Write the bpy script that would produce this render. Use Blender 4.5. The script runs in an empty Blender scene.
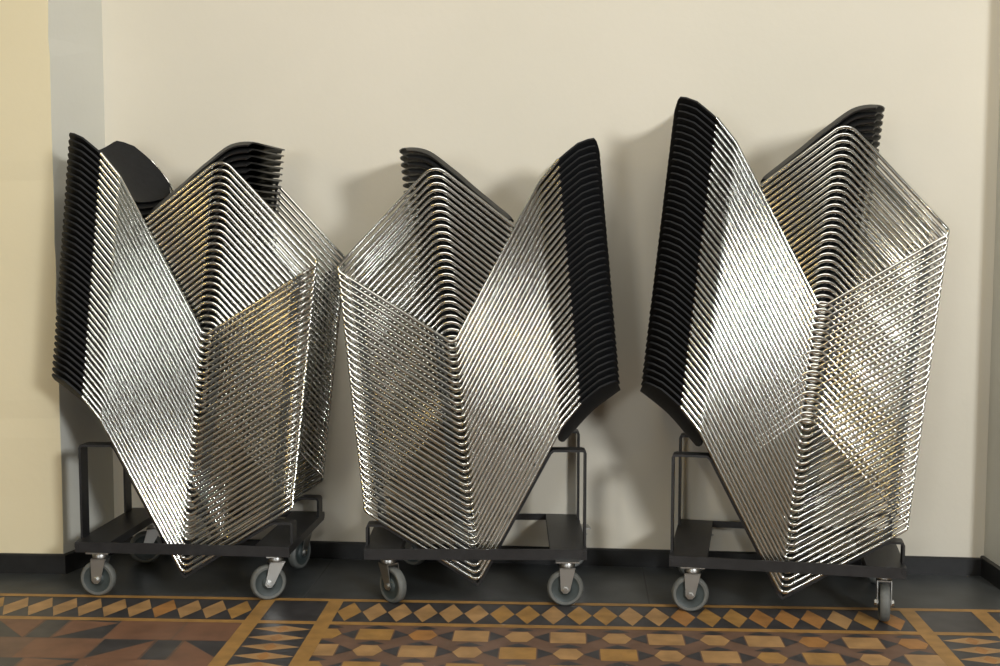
import bpy, bmesh, math, random
from mathutils import Vector, Matrix
random.seed(7)
C = bpy.context.scene.collection
PI = math.pi

# ------------------------------------------------------------------ materials
def new_mat(name):
    m = bpy.data.materials.new(name); m.use_nodes = True
    return m, m.node_tree.nodes, m.node_tree.links, m.node_tree.nodes['Principled BSDF']

def mat(name, col, rough=.5, metal=0., var=0., scale=20., bump=0., bscale=200., spec=.5, coat=0.):
    m, n, l, b = new_mat(name)
    b.inputs['Roughness'].default_value = rough
    b.inputs['Metallic'].default_value = metal
    b.inputs['Specular IOR Level'].default_value = spec
    b.inputs['Coat Weight'].default_value = coat
    b.inputs['Base Color'].default_value = (*col, 1)
    tc = n.new('ShaderNodeTexCoord')
    if var:
        nz = n.new('ShaderNodeTexNoise'); nz.inputs['Scale'].default_value = scale; nz.inputs['Detail'].default_value = 5
        l.new(tc.outputs['Object'], nz.inputs['Vector'])
        r = n.new('ShaderNodeValToRGB')
        r.color_ramp.elements[0].position = .3; r.color_ramp.elements[1].position = .7
        r.color_ramp.elements[0].color = (*[c*(1-var) for c in col], 1)
        r.color_ramp.elements[1].color = (*[min(1, c*(1+var)) for c in col], 1)
        l.new(nz.outputs['Fac'], r.inputs['Fac']); l.new(r.outputs['Color'], b.inputs['Base Color'])
    if bump:
        nb = n.new('ShaderNodeTexNoise'); nb.inputs['Scale'].default_value = bscale; nb.inputs['Detail'].default_value = 3
        l.new(tc.outputs['Object'], nb.inputs['Vector'])
        bp = n.new('ShaderNodeBump'); bp.inputs['Strength'].default_value = bump; bp.inputs['Distance'].default_value = .002
        l.new(nb.outputs['Fac'], bp.inputs['Height']); l.new(bp.outputs['Normal'], b.inputs['Normal'])
    return m

M = {}
M['chrome'] = mat('polished_chrome', (.68, .68, .645), .14, 1.)
M['pad'] = mat('black_pad', (.009, .0095, .011), .65, 0, .25, 60, .15, 500, .3)
M['seat'] = mat('black_seat_vinyl', (.014, .0145, .015), .40, 0, .25, 60, .15, 500, .6)
M['glide'] = mat('dark_plastic_glide', (.07, .07, .066), .35)
M['steel'] = mat('black_painted_steel', (.016, .016, .017), .42, 0, .3, 30)
M['zinc'] = mat('zinc_plated_steel', (.45, .45, .43), .38, 1.)
M['tyre'] = mat('grey_rubber', (.125, .13, .122), .55, 0, .15, 60)
M['hub'] = mat('grey_green_hub', (.038, .05, .05), .5, 0, .2, 40)
M['skirt'] = mat('black_gloss_skirting', (.012, .012, .012), .4, 0, .3, 25)
M['slab'] = mat('dark_slate', (.038, .042, .043), .42, 0, .3, 9, .1, 60)
M['joint'] = mat('slate_joint', (.05, .052, .052), .6)
M['ochre'] = mat('ochre_tile', (.33, .18, .05), .5, 0, .22, 18)
M['tan'] = mat('tan_tile', (.36, .21, .085), .5, 0, .25, 14)
M['orange'] = mat('orange_tile', (.34, .16, .045), .5, 0, .25, 14)
M['terra'] = mat('terracotta_tile', (.17, .082, .046), .5, 0, .2, 12)
M['brown'] = mat('brown_tile', (.14, .08, .052), .5, 0, .2, 12)
M['black'] = mat('black_tile', (.038, .036, .038), .42, 0, .3, 15)

def wall_mat(name, c1, c2):
    m, n, l, b = new_mat(name)
    tc = n.new('ShaderNodeTexCoord')
    nz = n.new('ShaderNodeTexNoise'); nz.inputs['Scale'].default_value = 1.3; nz.inputs['Detail'].default_value = 6; nz.inputs['Roughness'].default_value = .6
    l.new(tc.outputs['Object'], nz.inputs['Vector'])
    r = n.new('ShaderNodeValToRGB'); r.color_ramp.elements[0].position = .32; r.color_ramp.elements[1].position = .68
    r.color_ramp.elements[0].color = (*c1, 1); r.color_ramp.elements[1].color = (*c2, 1)
    l.new(nz.outputs['Fac'], r.inputs['Fac'])
    # a few small dark scuffs in the paint
    vz = n.new('ShaderNodeTexVoronoi'); vz.inputs['Scale'].default_value = 2.1
    l.new(tc.outputs['Object'], vz.inputs['Vector'])
    r2 = n.new('ShaderNodeValToRGB'); r2.color_ramp.elements[0].position = .012; r2.color_ramp.elements[1].position = .03
    r2.color_ramp.elements[0].color = (.45, .42, .36, 1); r2.color_ramp.elements[1].color = (1, 1, 1, 1)
    l.new(vz.outputs['Distance'], r2.inputs['Fac'])
    mx = n.new('ShaderNodeMix'); mx.data_type = 'RGBA'; mx.blend_type = 'MULTIPLY'; mx.inputs['Factor'].default_value = 1
    l.new(r.outputs['Color'], mx.inputs['A']); l.new(r2.outputs['Color'], mx.inputs['B'])
    l.new(mx.outputs['Result'], b.inputs['Base Color'])
    b.inputs['Roughness'].default_value = .62
    nb = n.new('ShaderNodeTexNoise'); nb.inputs['Scale'].default_value = 45; nb.inputs['Detail'].default_value = 4
    l.new(tc.outputs['Object'], nb.inputs['Vector'])
    bp = n.new('ShaderNodeBump'); bp.inputs['Strength'].default_value = .12; bp.inputs['Distance'].default_value = .004
    l.new(nb.outputs['Fac'], bp.inputs['Height']); l.new(bp.outputs['Normal'], b.inputs['Normal'])
    return m
M['wall'] = wall_mat('cream_wall_paint', (.70, .655, .545), (.74, .69, .58))
M['pillar'] = wall_mat('yellow_cream_wall_paint', (.76, .67, .45), (.80, .71, .49))
M['reveal'] = wall_mat('grey_daylit_wall_paint', (.64, .63, .56), (.68, .67, .60))  # daylight's grey cast on the niche returns is put into this colour
M['ceil'] = mat('ceiling_paint', (.40, .38, .34), .8)
M['room'] = mat('room_wall_paint', (.20, .195, .175), .8)
M['dark_wood'] = mat('dark_wood', (.05, .03, .018), .5, 0, .3, 12)

# ------------------------------------------------------------------ mesh helpers
def link(name, me, parent=None):
    o = bpy.data.objects.new(name, me); C.objects.link(o)
    if parent: o.parent = parent
    return o

def mesh(name, verts, faces, m, smooth=False, mi=None):
    me = bpy.data.meshes.new(name); me.from_pydata([tuple(v) for v in verts], [], faces)
    for x in (m if isinstance(m, list) else [m]): me.materials.append(x)
    if mi:
        for p, i in zip(me.polygons, mi): p.material_index = i
    if smooth:
        for p in me.polygons: p.use_smooth = True
    me.update()
    return me

class MB:
    """collects shapes that belong to one part"""
    def __init__(s): s.v = []; s.f = []; s.mi = []
    def add(s, v, f, mi=0):
        b = len(s.v); s.v += [Vector(x) for x in v]; s.f += [[i+b for i in q] for q in f]; s.mi += [mi]*len(f); return s
    def box(s, x0, x1, y0, y1, z0, z1, mi=0):
        v = [(x, y, z) for z in (z0, z1) for y in (y0, y1) for x in (x0, x1)]
        return s.add(v, [(0, 2, 3, 1), (4, 5, 7, 6), (0, 1, 5, 4), (2, 6, 7, 3), (0, 4, 6, 2), (1, 3, 7, 5)], mi)
    def tube(s, pts, r, n=10, mi=0):
        pts = [Vector(p) for p in pts]; base = len(s.v); nrm = None
        for i, p in enumerate(pts):
            t = ((pts[min(i+1, len(pts)-1)]-p).normalized()+(p-pts[max(i-1, 0)]).normalized()).normalized()
            if nrm is None:
                nrm = t.cross(Vector((0, 1, 0))) if abs(t.y) < .9 else t.cross(Vector((1, 0, 0)))
            nrm = (nrm-t*nrm.dot(t)).normalized(); bn = t.cross(nrm)
            for k in range(n):
                a = 2*PI*k/n; s.v.append(p+(nrm*math.cos(a)+bn*math.sin(a))*r)
        for i in range(len(pts)-1):
            for k in range(n):
                a = base+i*n+k; b = base+i*n+(k+1) % n
                s.f.append([a, b, b+n, a+n]); s.mi.append(mi)
        s.f.append([base+k for k in range(n)][::-1]); s.f.append([base+(len(pts)-1)*n+k for k in range(n)]); s.mi += [mi, mi]
        return s
    def lathe(s, prof, n=32, mi=0):
        """prof: (radius, y) list around the y axis, closed loop"""
        base = len(s.v); m = len(prof)
        for k in range(n):
            a = 2*PI*k/n
            for r, y in prof: s.v.append(Vector((r*math.cos(a), y, r*math.sin(a))))
        for k in range(n):
            for i in range(m):
                a = base+k*m+i; b = base+k*m+(i+1) % m; c = base+((k+1) % n)*m+(i+1) % m; d = base+((k+1) % n)*m+i
                s.f.append([a, b, c, d]); s.mi.append(mi)
        return s
    def strip(s, path, y0, y1, th):
        """flat bar bent along a path in the x-z plane, width along y"""
        P = [Vector((a, 0, b)) for a, b in path]; base = len(s.v)
        for i, p in enumerate(P):
            d0 = (P[i]-P[i-1]).normalized() if i else (P[1]-P[0]).normalized()
            d1 = (P[i+1]-P[i]).normalized() if i < len(P)-1 else d0
            t = (d0+d1).normalized(); nn = Vector((-t.z, 0, t.x)); k = th/2/max(.4, nn.dot(Vector((-d0.z, 0, d0.x))))
            for sg in (-1, 1):
                for y in (y0, y1): q = p+nn*k*sg; s.v.append(Vector((q.x, y, q.z)))
        for i in range(len(P)-1):
            a = base+i*4; b = a+4
            for x, y in ((0, 1), (1, 3), (3, 2), (2, 0)): s.f.append([a+x, a+y, b+y, b+x]); s.mi.append(0)
        s.f.append([base, base+2, base+3, base+1]); e = base+4*(len(P)-1); s.f.append([e, e+1, e+3, e+2]); s.mi += [0, 0]
        return s
    def me(s, name, m, smooth=False):
        me = mesh(name, s.v, s.f, m, smooth, s.mi)
        bm = bmesh.new(); bm.from_mesh(me); bmesh.ops.recalc_face_normals(bm, faces=bm.faces); bm.to_mesh(me); bm.free()
        return me
    def build(s, name, m, parent=None, smooth=False): return link(name, s.me(name, m, smooth), parent)

def fillet(pts, rads, seg=6):
    """polyline with round bends"""
    out = [Vector(pts[0])]
    for i in range(1, len(pts)-1):
        a, b, c = Vector(pts[i-1]), Vector(pts[i]), Vector(pts[i+1]); r = rads[i]
        u = (a-b).normalized(); w = (c-b).normalized(); ang = u.angle(w); d = r/math.tan(ang/2)
        p0 = b+u*d; p1 = b+w*d; cen = b+(u+w).normalized()*(r/math.sin(ang/2))
        for k in range(seg+1):
            t = k/seg; q = p0.lerp(p1, t)-cen; out.append(cen+q.normalized()*r)
    out.append(Vector(pts[-1])); return out

def smooth_by_angle(o_me, ang=40):
    bm = bmesh.new(); bm.from_mesh(o_me)
    for f in bm.faces: f.smooth = True
    for e in bm.edges:
        if len(e.link_faces) == 2 and e.calc_face_angle(0) > math.radians(ang): e.smooth = False
    bm.to_mesh(o_me); bm.free()

def tag(o, label=None, cat=None, group=None, kind=None):
    if label: o['label'] = label
    if cat: o['category'] = cat
    if group: o['group'] = group
    if kind: o['kind'] = kind
    return o

def empty(name, loc, rot=(0, 0, 0)):
    o = bpy.data.objects.new(name, None); C.objects.link(o); o.location = loc; o.rotation_euler = rot
    o.empty_display_size = .05
    return o

# ------------------------------------------------------------------ camera (metres; photo seen from 1.16 m up)
F, PITCH, ROLL, YAW, H = 1252.89, .08398, .00152, -.05023, 1.16173
fw = Vector((math.sin(YAW)*math.cos(PITCH), math.cos(YAW)*math.cos(PITCH), -math.sin(PITCH)))
rt = Vector((math.cos(YAW), -math.sin(YAW), 0)); up = rt.cross(fw)
r2 = rt*math.cos(ROLL)+up*math.sin(ROLL); u2 = up*math.cos(ROLL)-rt*math.sin(ROLL)
cd = bpy.data.cameras.new('camera'); co = bpy.data.objects.new('camera', cd); C.objects.link(co)
mm = Matrix((r2, u2, -fw)).transposed().to_4x4(); mm.translation = (0, 0, H); co.matrix_world = mm
cd.sensor_width = 36; cd.lens = F*36/1000; cd.clip_start = .05
bpy.context.scene.camera = co

# ------------------------------------------------------------------ setting
PLX, PLY = -1.671, 4.055            # pillar corner on the left
CLX, CLY = -1.598, 4.335            # niche back corner, left
CRX, CRY = 1.416, 4.205             # niche back corner, right
PRX, PRY = 1.424, 4.035             # pillar corner on the right
ZT = 4.6
def wall_poly(name, pts, m, z0=0, z1=ZT, jitter=False):
    """vertical wall through the plan points"""
    v = []; f = []
    nz = 70 if jitter else 1
    for j in range(nz+1):
        z = z0+(z1-z0)*j/nz
        for k, (x, y) in enumerate(pts):
            dx = 0
            if jitter and k == jitter-1: dx = random.choice((0, 0, 0, -.002, .001, -.004, 0, .0015))
            v.append((x+dx, y, z))
    n = len(pts)
    for j in range(nz):
        for k in range(n-1): a = j*n+k; f.append((a, a+1, a+1+n, a+n))
    return tag(link(name, mesh(name, v, f, m)), kind='structure')
# chipped outside corner: both faces share the same jittered edge
def corner_walls():
    nz = 70; e = [(PLX+random.choice((0, 0, -.001, -.0015, .001, -.003, 0)), PLY+random.choice((0, 0, .001, .003, 0, 0)), ZT*j/nz) for j in range(nz+1)]
    v = []; f = []
    for j in range(nz+1): v += [(-3.6, PLY, ZT*j/nz), e[j]]
    for j in range(nz): f.append((2*j, 2*j+1, 2*j+3, 2*j+2))
    tag(link('wall_left', mesh('wall_left', v, f, M['pillar'])), kind='structure')
    v = []; f = []
    for j in range(nz+1): v += [e[j], (CLX, CLY, ZT*j/nz)]
    for j in range(nz): f.append((2*j, 2*j+1, 2*j+3, 2*j+2))
    tag(link('wall_niche_left', mesh('wall_niche_left', v, f, M['reveal'])), kind='structure')
corner_walls()
wall_poly('wall_back', [(CLX, CLY), (CRX, CRY)], M['wall'])
wall_poly('wall_niche_right', [(CRX, CRY), (PRX, PRY)], M['reveal'])  # reveal colour chosen here to brighten a return that gets little light
wall_poly('wall_right', [(PRX, PRY), (3.6, PRY)], M['wall'])
# the rest of the hall behind the photographer (seen only as light and in the chrome)
wall_poly('wall_side_left', [(-3.6, PLY), (-3.6, -5)], M['room'])
def pierced(name, ax, c, us, zs, m):
    """wall in plane x=c or y=c with its middle cell left open"""
    b = MB()
    for i in range(3):
        for j in range(3):
            if i == 1 and j == 1: continue
            p = [(us[i], zs[j]), (us[i+1], zs[j]), (us[i+1], zs[j+1]), (us[i], zs[j+1])]
            b.add([(c, a, z) if ax == 'x' else (a, c, z) for a, z in p], [(0, 1, 2, 3)])
    tag(b.build(name, m), kind='structure')
pierced('wall_side_right', 'x', 3.6, [-5, -3.10, -2.20, PRY], [0, 2.18, 3.06, ZT], M['room'])
pierced('wall_front', 'y', -5, [-3.6, -3.0, -1.8, 3.6], [0, .85, 2.15, ZT], M['room'])
tag(link('ceiling', mesh('ceiling', [(-3.6, -5, ZT), (3.6, -5, ZT), (3.6, 4.4, ZT), (-3.6, 4.4, ZT)], [(0, 1, 2, 3)], M['ceil'])), kind='structure')

def skirting(name, pts, h=.067, t=.012):
    """skirting board along plan points, room on the right-hand side of the walk"""
    P = [Vector((x, y, 0)) for x, y in pts]; off = []
    for i in range(len(P)):
        d0 = (P[i]-P[i-1]).normalized() if i else (P[1]-P[0]).normalized()
        d1 = (P[i+1]-P[i]).normalized() if i < len(P)-1 else d0
        n0 = Vector((d0.y, -d0.x, 0)); n1 = Vector((d1.y, -d1.x, 0)); nn = (n0+n1).normalized()
        off.append(P[i]+nn*(t/max(.3, nn.dot(n0))))
    v = []; f = []
    for p, q in zip(P, off):
        v += [(q.x, q.y, 0), (q.x, q.y, h-.004), (q.x+(p.x-q.x)*.35, q.y+(p.y-q.y)*.35, h), (p.x, p.y, h)]
    for i in range(len(P)-1):
        for k in range(3): a = i*4+k; f.append((a, a+4, a+5, a+1))
    tag(link(name, mesh(name, v, f, M['skirt'])), kind='structure')
skirting('baseboard_left', [(-3.6, PLY), (PLX, PLY), (CLX, CLY)])
skirting('baseboard_back', [(CLX, CLY), (CRX, CRY)], .060)
skirting('baseboard_right', [(CRX, CRY), (PRX, PRY), (3.6, PRY)])

# ---- floor: slate border, then bands of encaustic tiles
fl = MB(); FM = ['slab', 'joint', 'ochre', 'tan', 'orange', 'terra', 'brown', 'black']; FI = {k: i for i, k in enumerate(FM)}
def clipx(pts, lo, hi):
    for sg, c in ((1, lo), (-1, hi)):
        out = []
        for i in range(len(pts)):
            a, b = pts[i-1], pts[i]; da, db = sg*(a[0]-c), sg*(b[0]-c)
            if da*db < 0: t = da/(da-db); out.append((c, a[1]+(b[1]-a[1])*t))
            if db >= 0: out.append(b)
        pts = out
        if len(pts) < 3: return []
    return pts
def quad(x0, x1, y0, y1, z, k): fl.add([(x0, y0, z), (x1, y0, z), (x1, y1, z), (x0, y1, z)], [(0, 1, 2, 3)], FI[k])
def poly(pts, z, k): fl.add([(x, y, z) for x, y in pts], [tuple(range(len(pts)))], FI[k])
YA, YB = 3.799, 3.574                # the two thin ochre lines of the border band
quad(-3.6, 3.6, -5, 4.4, 0, 'slab')
for x in (-2.6, -.81, .27, 1.02, 2.3): poly([(x, YA), (x+.005, YA), (x+.012, 4.4), (x+.007, 4.4)], .0003, 'joint')
quad(-3.6, 3.6, YB, YA, .0004, 'black')
quad(-3.6, 3.6, YA-.012, YA+.014, .0012, 'ochre')
quad(-3.6, 3.6, YB-.014, YB+.014, .0012, 'ochre')
ST = [(-.937, -.677), (1.028, 1.290)]     # cross bands
def in_cross(x0, x1): return any(x1 > a and x0 < b for a, b in ST)
for base, lo, hi in ((-1.674, -3.6, -.937), (-.332, -.677, 1.028), (1.34, 1.290, 3.6)):
    k0 = -60
    for k in range(k0, 60):
        c = base+k*.0773; w = .0375
        if c-w < lo-.004 or c+w > hi+.004: continue
        poly([(c-w, (YA+YB)/2), (c, YB+.022), (c+w, (YA+YB)/2), (c, YA-.020)], .0008, random.choice(('tan', 'tan', 'tan', 'ochre', 'ochre', 'orange')))
YF = 1.4
quad(-3.6, 3.6, YF, YB, .0004, 'brown')
for a, b in ST:
    quad(a, b, YF, YB, .0006, 'black')
    quad(a, b, YB, YA, .0007, 'black')
    quad(a, a+.046, YF, YA+.012, .0013, 'ochre'); quad(b-.046, b, YF, YA+.012, .0013, 'ochre')
    cx = (a+b)/2; y = YB-.062
    while y > YF+.1:
        poly([(cx-.083, y), (cx, y-.031), (cx+.083, y), (cx, y+.031)], .0009, 'tan')
        poly([(cx-.02, y), (cx, y-.031), (cx+.02, y), (cx, y+.031)], .0011, 'orange')
        y -= .077
# right-hand fields: squares and hexagons in a lattice
def field(lo, hi, bx):
    p = .138; r = 0; y = YB-.095
    while y > YF+.1:
        k = -30
        while k < 40:
            c = bx+k*p; k += 1
            if c+.10 < lo or c-.10 > hi: continue
            def cp(pts, z, kk):
                q = clipx(pts, lo, hi)
                if q: poly(q, z, kk)
            if (k-1+r) % 2 == 0:
                cp([(c-.050, y-.047), (c+.050, y-.047), (c+.050, y+.047), (c-.050, y+.047)], .0008, random.choice(('tan', 'tan', 'ochre')))
                for s in (-1, 1):
                    cp([(c+s*.054, y-.040), (c+s*.054, y+.040), (c+s*.098, y)][::s], .0009, 'black')
            else:
                cp([(c-.042, y), (c-.022, y-.043), (c+.022, y-.043), (c+.042, y), (c+.022, y+.043), (c-.022, y+.043)], .0010, random.choice(('tan', 'ochre', 'tan', 'orange')))
            cp([(c-.040, y+.056), (c, y+.048), (c+.040, y+.056), (c, y+.082)], .0009, 'black')
        # slanting brown strips are the ground left between these pieces
        r += 1; y -= .137
field(-.677, 1.028, .020); field(1.290, 3.6, 1.40)
# left-hand field: large plain tiles and black squares between half-black tiles
def left_field():
    y = YB-.012; r = 0
    while y > YF+.2:
        y1 = y-.163; off = -1.524 if r % 2 == 0 else -1.137
        for k in range(-4, 4):
            s = off+k*.775
            def q(x0, x1, kk):
                x0 = max(x0, -3.6); x1 = min(x1, -.937)
                if x1 > x0+.01: quad(x0+.002, x1-.002, y1+.002, y-.002, .0007, kk)
            q(s-.350, s-.155, 'terra'); q(s+.228, s+.423, 'terra' if r % 2 == 0 else 'brown')
            q(s, s+.075, 'black'); q(s-.153, s, 'black'); q(s+.075, s+.228, 'black')
            if s-.153 > -3.6 and s+.228 < -.87:
                a, b, c, d = s-.15, s-.004, s+.079, s+.225
                if r % 2: tri = ([(a, y1), (b, y1), (b, y-.004)], [(c, y-.004), (c, y1), (d, y1)])
                else: tri = ([(a, y), (b, y1), (b, y)], [(c, y1), (d, y-.02), (c, y-.004)])
                for t in tri:
                    t = clipx(t, -3.6, -.937)
                    if t: poly(t, .0010, 'terra')
        y = y1; r += 1
left_field()
tag(fl.build('floor', [M[k] for k in FM]), kind='structure')

# ------------------------------------------------------------------ the chair (x forward, y across, z up; origin at the rear sled bend)
L, PX, PZ = .4252, .3426, .43
QX, QZ, RX, RZ, CX, CZ = .0429, .5505, .0317, .6406, .0365, .3998
WD = .435; HW = WD/2; RR = .0054
IN = .0148                            # how far the seat rail sits inboard of the sled
def frame_mesh(side=1):
    pts = [(RX, 0, RZ), (QX, 0, QZ), (0, 0, 0), (L, 0, 0), (PX, 0, PZ), (CX+.003, 0, CZ)]
    pth = fillet(pts, [0, .10, .020, .016, .046, 0], 7)
    # the sled turns inward just before its front bend, so front leg and seat rail run inboard of the sled
    q = []
    for i, p in enumerate(pth):
        if p.x > L-.10 and p.z < .001 and q and q[-1].x < L-.10:
            q += [Vector((L-.06+.012*k, 0, 0)) for k in range(3)]
        if i and p.z > .02 and q[-1].z < .02 and p.x > PX:
            a = q[-1].copy(); q += [a.lerp(p, t) for t in (.03, .06, .10, .2)]
        q.append(p)
    s_in = False; pth = []
    for p in q:
        if p.z < .2 and p.x < L-.05: y = 0
        elif p.x >= L-.05 and p.z < .02: y = IN*.55*((p.x-L+.05)/.05)**1.6 if p.z < .003 else IN*(.55+.22*p.z/.02)
        elif p.x > .2 or (p.x > CX+.02 and p.z > CZ): y = IN*min(1, .77+.23*(p.z-.02)/.03)
        elif p.x > CX and p is q[-1]: y = IN*.72
        else: y = 0
        pth.append(Vector((p.x, y*side, p.z)))
    me = MB().tube(pth, RR, 10).me('side_frame', M['chrome']); smooth_by_angle(me, 50); return me

def interp(tab, t):
    for (a, x), (b, y) in zip(tab, tab[1:]):
        if t <= b: return x+(y-x)*(t-a)/(b-a)
    return tab[-1][1]

def sheet(name, fn, nu, nv, th, m):
    """curved sheet of constant thickness from fn(u, v)"""
    g = [[Vector(fn(i/nu, -1+2*j/nv)) for j in range(nv+1)] for i in range(nu+1)]
    v = []; N = []
    for i in range(nu+1):
        for j in range(nv+1):
            du = g[min(i+1, nu)][j]-g[max(i-1, 0)][j]; dv = g[i][min(j+1, nv)]-g[i][max(j-1, 0)]
            N.append(du.cross(dv).normalized())
    k = 0; top = []; bot = []
    for i in range(nu+1):
        for j in range(nv+1): top.append(g[i][j]+N[k]*th/2); bot.append(g[i][j]-N[k]*th/2); k += 1
    v = top+bot; n = len(top); f = []; w = nv+1
    for i in range(nu):
        for j in range(nv):
            a = i*w+j; f.append((a, a+1, a+w+1, a+w)); f.append((n+a, n+a+w, n+a+w+1, n+a+1))
    rim = [j for j in range(w)]+[i*w+nv for i in range(1, nu+1)]+[nu*w+j for j in range(nv-1, -1, -1)]+[i*w for i in range(nu-1, 0, -1)]
    for a, b in zip(rim, rim[1:]+rim[:1]): f.append((a, n+a, n+b, b))
    b = MB().add(v, f); me = b.me(name, m); smooth_by_angle(me, 50); return me

SP = [(.046, .411), (.067, .421), (.13, .431), (.196, .439), (.26, .449), (.31, .454), (.345, .4575), (.375, .4575), (.402, .450), (.427, .437), (.447, .421), (.462, .405)]
def arc_tab(P):
    s = [0]
    for a, b in zip(P, P[1:]): s.append(s[-1]+math.dist(a, b))
    return [(t/s[-1], p[0]) for t, p in zip(s, P)], [(t/s[-1], p[1]) for t, p in zip(s, P)]
# densify the seat profile with a smooth curve
def catmull(P, n=4):
    o = []
    for i in range(len(P)-1):
        p0, p1, p2, p3 = [Vector(P[max(0, min(len(P)-1, i+d))]) for d in (-1, 0, 1, 2)]
        for k in range(n):
            t = k/n
            o.append(.5*((2*p1)+(-p0+p2)*t+(2*p0-5*p1+4*p2-p3)*t*t+(-p0+3*p1-3*p2+p3)*t**3))
    o.append(Vector(P[-1])); return [tuple(x) for x in o]
SX, SZ = arc_tab(catmull(SP))
def seat_fn(u, v):
    y = v*(HW-IN-.0065); av = abs(v)
    t0 = .05*av**8; t1 = 1-.10*av**5
    t = t0+(t1-t0)*u
    x = interp(SX, t); z = interp(SZ, t)
    e = max(0, (abs(y)-(HW-IN-.034))/.0275); z -= .0155*e*e            # edges roll down to the rails
    fade = max(0, min(1, (1-t)*4))
    z -= .011*(1-v*v)*fade*min(1, t*6)
    return (x, y, z)
BX = [(q[0], q[1]) for q in catmull([(.49, .0445), (.55, .043), (.60, .0385), (.643, .0305), (.70, .0125), (.74, -.003), (.79, -.024)], 5)]
def back_fn(u, v):
    av = abs(v); y = v*(HW-.0062)
    zb = .497+.040*max(0, (av-.6)/.4)**2.4; zt = .728+.027*min(1, av/.86)**2-.042*max(0, (av-.86)/.14)**2
    z = zb+(zt-zb)*u
    xe = interp(BX, z)
    sg = interp([(.49, .056), (.55, .066), (.65, .073), (.70, .076), (.78, .078)], z)
    return (xe-sg*(1-av**2.1), y, z)
def glide_mesh(x0, x1):
    me = MB().tube([(x0, 0, -.0006), (x0+.004, 0, -.0012), (x1-.004, 0, -.0012), (x1, 0, -.0006)], .0056, 10).me('glide', M['glide']); smooth_by_angle(me, 50); return me
ME = dict(seat=sheet('seat', seat_fn, 30, 22, .0048, M['seat']),
          back=sheet('backrest', back_fn, 22, 34, .0062, M['pad']),
          frame=frame_mesh(), frame2=frame_mesh(-1), g1=glide_mesh(.034, .072), g2=glide_mesh(.330, .364))
def bar_mesh():
    zc = CZ+(PZ-CZ)*(.30-CX)/(PX-CX)-.0035
    me = MB().tube([(.30, -HW+IN, zc), (.30, HW-IN, zc)], .0034, 8).me('crossbar', M['chrome']); smooth_by_angle(me, 50); return me
ME['bar'] = bar_mesh()

def make_chair():
    r = empty('stacking_chair', (0, 0, 0))
    link('seat', ME['seat'], r); link('backrest', ME['back'], r); link('crossbar', ME['bar'], r)
    for s in (-1, 1):
        f = link('side_frame', ME['frame' if s < 0 else 'frame2'], r); f.location = (0, s*HW, 0)
        for k in ('g1', 'g2'): link('glide', ME[k], f)
    return r
def copy_tree(o, parent=None):
    c = o.copy(); C.objects.link(c); c.parent = parent
    for ch in list(o.children): copy_tree(ch, c)
    return c

ONES = ['', 'first', 'second', 'third', 'fourth', 'fifth', 'sixth', 'seventh', 'eighth', 'ninth', 'tenth', 'eleventh', 'twelfth', 'thirteenth',
        'fourteenth', 'fifteenth', 'sixteenth', 'seventeenth', 'eighteenth', 'nineteenth', 'twentieth', 'twenty-first', 'twenty-second', 'twenty-third']
# near rear-sled bend of the bottom chair (X, Y, Z), yaw, tilt, step forward / up / sideways per chair, facing, count
STACKS = [
    dict(p=(-1.18965, 3.81516, .07398), ph=-.0339, t=.55982, ox=.002352, oz=.020324, od=-.000548, s=1, n=38, side='left',
         where='by the yellow wall corner'),
    dict(p=(-.25863, 3.80728, .0670), ph=.0449, t=.56244, ox=.002076, oz=.021134, od=-.000594, s=-1, n=36, side='middle',
         where='between the other two stacks'),
    dict(p=(.66184, 3.71472, .06618), ph=-.15319, t=.55409, ox=.00219, oz=.02044, od=.000616, s=1, n=43, side='right',
         where='the tallest of the three'),
]
proto = make_chair(); first = True
for S in STACKS:
    u = Vector((math.cos(S['ph']), math.sin(S['ph']), 0))*S['s']; d = Vector((-math.sin(S['ph']), math.cos(S['ph']), 0))
    for k in range(S['n']):
        if first: o = proto; first = False
        else: o = copy_tree(proto)
        j = (lambda a: random.uniform(-a, a))
        o.location = Vector(S['p'])+u*(k*S['ox'])+d*(HW+k*S['od']+j(.0012))+Vector((0, 0, k*S['oz']+j(.00012)))
        o.rotation_euler = (0, -S['t']+j(.0003), S['ph']+(0 if S['s'] > 0 else PI)+j(.0015))
        top = S['n']-k; bot = k+1
        look = 'chrome-framed chair with black seat'
        if top == 1: lab = 'topmost %s in the %s stack, its seat uncovered' % (look, S['side'])
        elif bot == 1: lab = 'lowest %s in the %s stack, resting on the trolley cradle' % (look, S['side'])
        elif top <= bot: lab = '%s, %s from the top of the %s stack' % (look, ONES[top], S['side'])
        else: lab = '%s, %s from the bottom of the %s stack' % (look, ONES[bot], S['side'])
        tag(o, lab, 'chair', 'chairs nested in the %s stack' % S['side'])

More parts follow.
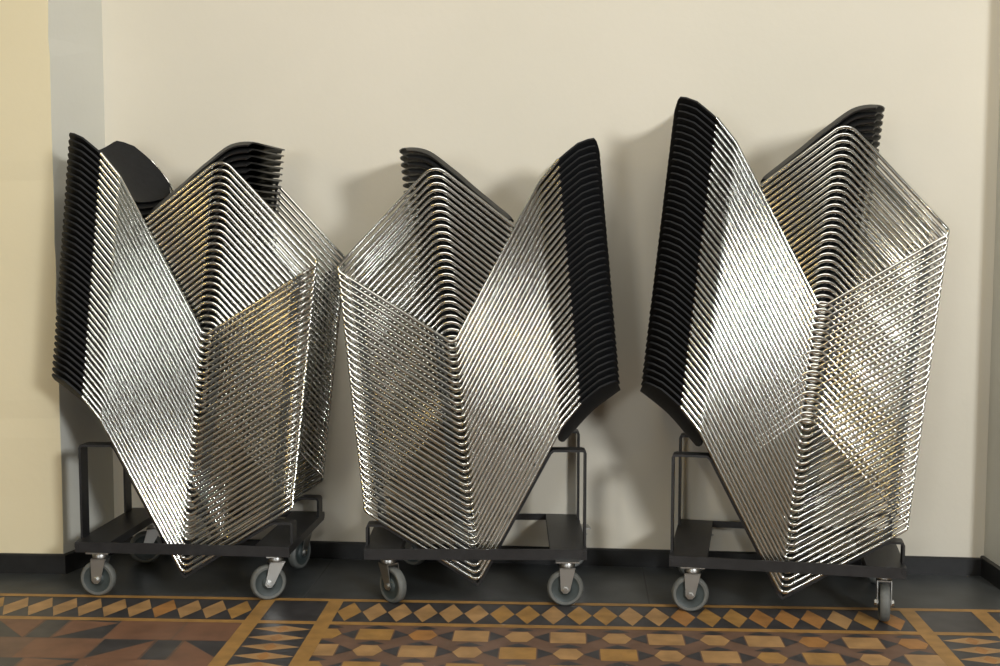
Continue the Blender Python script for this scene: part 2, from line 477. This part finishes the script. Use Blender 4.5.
# ------------------------------------------------------------------ trolleys
WR = .056
def make_caster(root, x, y, ang, trail):
    """swivel caster: fork part with wheel, tyre and axle as sub-parts; wheel contact at (x, y)"""
    ca, sa = math.cos(ang), math.sin(ang)
    fk = MB(); zt = .143
    # swivel head over the trailing wheel; fork plates lean back to the axle
    hx = trail
    fk.box(hx-.036, hx+.036, -.028, .028, zt-.004, zt)
    n = 16; pr = [(.021, zt-.004), (.024, zt-.010), (.024, zt-.018), (.020, zt-.022)]
    base = []
    for r, z in pr: base += [(hx+r*math.cos(2*PI*k/n), r*math.sin(2*PI*k/n), z) for k in range(n)]
    fk.add(base, [(i*n+k, i*n+(k+1) % n, (i+1)*n+(k+1) % n, (i+1)*n+k) for i in range(3) for k in range(n)])
    fk.box(hx-.024, hx+.024, -.0215, .0215, zt-.0245, zt-.021)
    for s in (-1, 1):
        y0, y1 = sorted((s*.0185, s*.0215))
        a = [(hx-.024, zt-.022), (hx+.024, zt-.022), (.014, WR-.004), (.006, WR-.013), (-.006, WR-.013), (-.014, WR-.004)]
        v = [(px, y0, pz) for px, pz in a]+[(px, y1, pz) for px, pz in a]
        fk.add(v, [tuple(range(6))[::-1], tuple(range(6, 12))]+[(i, (i+1) % 6, 6+(i+1) % 6, 6+i) for i in range(6)])
    o = fk.build('caster', M['zinc'], root); o.location = (x, y, 0); o.rotation_euler = (0, 0, ang)
    smooth_by_angle(o.data, 35)
    ty = MB().lathe([(.043, -.0135), (.050, -.0145), (.0545, -.011), (WR, -.004), (WR, .004), (.0545, .011), (.050, .0145), (.043, .0135)], 40).build('tyre', M['tyre'], o)
    hb = MB().lathe([(.012, -.0165), (.018, -.0155), (.022, -.010), (.036, -.009), (.0432, -.0125), (.0432, .0125), (.036, .009), (.022, .010), (.018, .0155), (.012, .0165)], 40).build('wheel_hub', M['hub'], o)
    ax = MB()
    for s in (-1, 1):
        hexv = [(r*math.cos(PI/3*k), s*q, r*math.sin(PI/3*k)) for q, r in ((.0165, .0095), (.0275, .0095), (.0285, .007)) for k in range(6)]
        ax.add(hexv, [(i*6+k, i*6+(k+1) % 6, (i+1)*6+(k+1) % 6, (i+1)*6+k) for i in range(2) for k in range(6)]+[tuple(range(12, 18))])
    axo = ax.build('axle_nut', M['zinc'], o)
    for q in (ty, hb, axo): q.location = (0, 0, WR)
    for q in (ty, hb): smooth_by_angle(q.data, 45)
    return o

def make_trolley(S, label, casters):
    ph, s = S['ph'], S['s']; d = Vector((-math.sin(ph), math.cos(ph), 0)); zv = S['p'][2]
    r = empty('chair_trolley', Vector((S['p'][0], S['p'][1], 0))+d*HW, (0, 0, ph+(0 if s > 0 else PI)))
    tag(r, label, 'trolley', 'black steel trolleys carrying the chair stacks')
    X0, X1 = -.336, .350; Y0, Y1 = (-HW-.034, HW+.018) if s > 0 else (-HW-.018, HW+.034)
    # end plates with folded lips
    for name, a, b in (('end_plate', X0, X0+.112), ('end_plate', X1-.112, X1)):
        m = MB(); m.box(a, b, Y0+.006, Y1-.006, .172, .176); m.box(a, a+.004, Y0+.006, Y1-.006, .143, .172); m.box(b-.004, b, Y0+.006, Y1-.006, .150, .172)
        m.build(name, M['steel'], r)
    for y in (Y0, Y1-.006):
        m = MB(); m.box(X0, X1, y, y+.006, .143 if y*s < 0 else .155, .176)
        for x in (X0+.006, X1-.006):                            # bolt heads near the ends
            yy = y-.003 if y < 0 else y+.006
            m.box(x-.006, x+.006, yy, yy+.003, .160, .171)
        m.build('side_rail', M['steel'], r)
    # bent flat-bar cradle under each sled: tall bracket, V under the chairs, low bracket
    t = S['t']; ct, st = math.cos(t), math.sin(t)
    def tr(a, c): return (a*ct-c*st, zv+a*st+c*ct)
    off = RR+.0055
    ud = Vector((QX, QZ)).normalized(); un = Vector((-ud.y, ud.x))        # outward from the back upright
    def up_pt(q): p = ud*q+un*off; return tr(p.x, p.y)
    def sl_pt(q): return tr(q, -off-.0014)
    # the point on the upright line at the bracket height
    q = .30
    while up_pt(q)[1] < .474: q += .001
    top = up_pt(q)
    q2 = .1
    while sl_pt(q2)[1] < .238: q2 += .001
    low = sl_pt(q2)
    # meeting point of the two offset lines near the bend
    kx, kz = tr(-off*1.02, -off-.0014)
    path = [(X0+.004, .150), (X0+.004, .466), (X0+.007, .4725), (X0+.014, .474), (top[0]-.006, .474), (top[0]+.003, .466), (kx-.010*st, kz+.014*ct), (kx+.004, kz+.002), (kx+.016*ct, kz+.016*st), (low[0]-.01, low[1]-.006), (low[0]+.006, .238), (X1-.014, .238), (X1-.007, .2365), (X1-.004, .230), (X1-.004, .150)]
    for y0, y1 in ((-HW+.010, -HW+.064), (HW-.064, HW-.010)):
        o = MB().strip(path, y0, y1, .007).build('cradle_bar', M['steel'], r); smooth_by_angle(o.data, 35)
    inv = r.matrix_basis.inverted()
    for x, y, ang, tr_ in casters:
        p = inv @ Vector((x, y, 0))
        make_caster(r, p.x, p.y, ang-ph-(0 if s > 0 else PI), tr_)
    return r
D = math.radians
make_trolley(STACKS[0], 'black steel chair trolley under the left stack, beside the yellow wall corner',
    [(-1.462, 3.815, D(-2), .008), (-.916, 3.800, D(25), .026), (-1.44, 4.20, D(20), .03), (-.895, 4.165, D(70), .03)])
make_trolley(STACKS[1], 'black steel chair trolley under the middle stack, tall bracket at its right end',
    [(-.522, 3.790, D(135), .024), (.012, 3.790, D(2), .006), (-.51, 4.225, D(150), .03), (.03, 4.22, D(10), .03)])
make_trolley(STACKS[2], 'black steel chair trolley under the right stack, its right front caster turned edge-on',
    [(.391, 3.752, D(-4), .006), (.956, 3.688, D(80), .020), (.435, 4.13, D(30), .03), (1.03, 4.09, D(60), .03)])

# ------------------------------------------------------------------ windows and lamps of the hall, and an added ceiling fill
def area(name, loc, target, sx, sy, power, col):
    l = bpy.data.lights.new(name, 'AREA'); l.shape = 'RECTANGLE'; l.size = sx; l.size_y = sy; l.energy = power; l.color = col
    o = bpy.data.objects.new(name, l); C.objects.link(o); o.location = loc
    o.rotation_euler = (Vector(target)-Vector(loc)).to_track_quat('-Z', 'Y').to_euler(); return o
def lamp(name, loc, power, rad, col):
    l = bpy.data.lights.new(name, 'POINT'); l.energy = power; l.shadow_soft_size = rad; l.color = col
    o = bpy.data.objects.new(name, l); C.objects.link(o); o.location = loc; return o
area('window_light', (3.52, -2.65, 2.62), (0, 4.2, 1.0), 1.0, .85, 345, (.95, .98, 1.0))
area('ceiling_fill', (0, 1.2, 4.5), (0, 1.2, 0), 3.0, 2.6, 105, (1.0, .97, .90))  # added soft fill from above, stands for no particular fixture
area('hall_window_light', (-2.40, -4.95, 1.50), (-.8, 4, 1.0), 1.0, 1.1, 80, (.96, .99, 1.0))
for p in ((-2.95, .35, 2.05), (-1.24, 0, 3.1), (2.2, 0, 2.15)): lamp('hall_lamp', p, 22, .15, (1, .68, .16))
w = bpy.data.worlds.new('world'); bpy.context.scene.world = w; w.use_nodes = True
w.node_tree.nodes['Background'].inputs['Color'].default_value = (.8, .88, 1, 1); w.node_tree.nodes['Background'].inputs['Strength'].default_value = 1.2
vs = bpy.context.scene.view_settings
vs.view_transform = 'Standard'; vs.look = 'None'; vs.exposure = 0; vs.gamma = 1; vs.use_curve_mapping = False
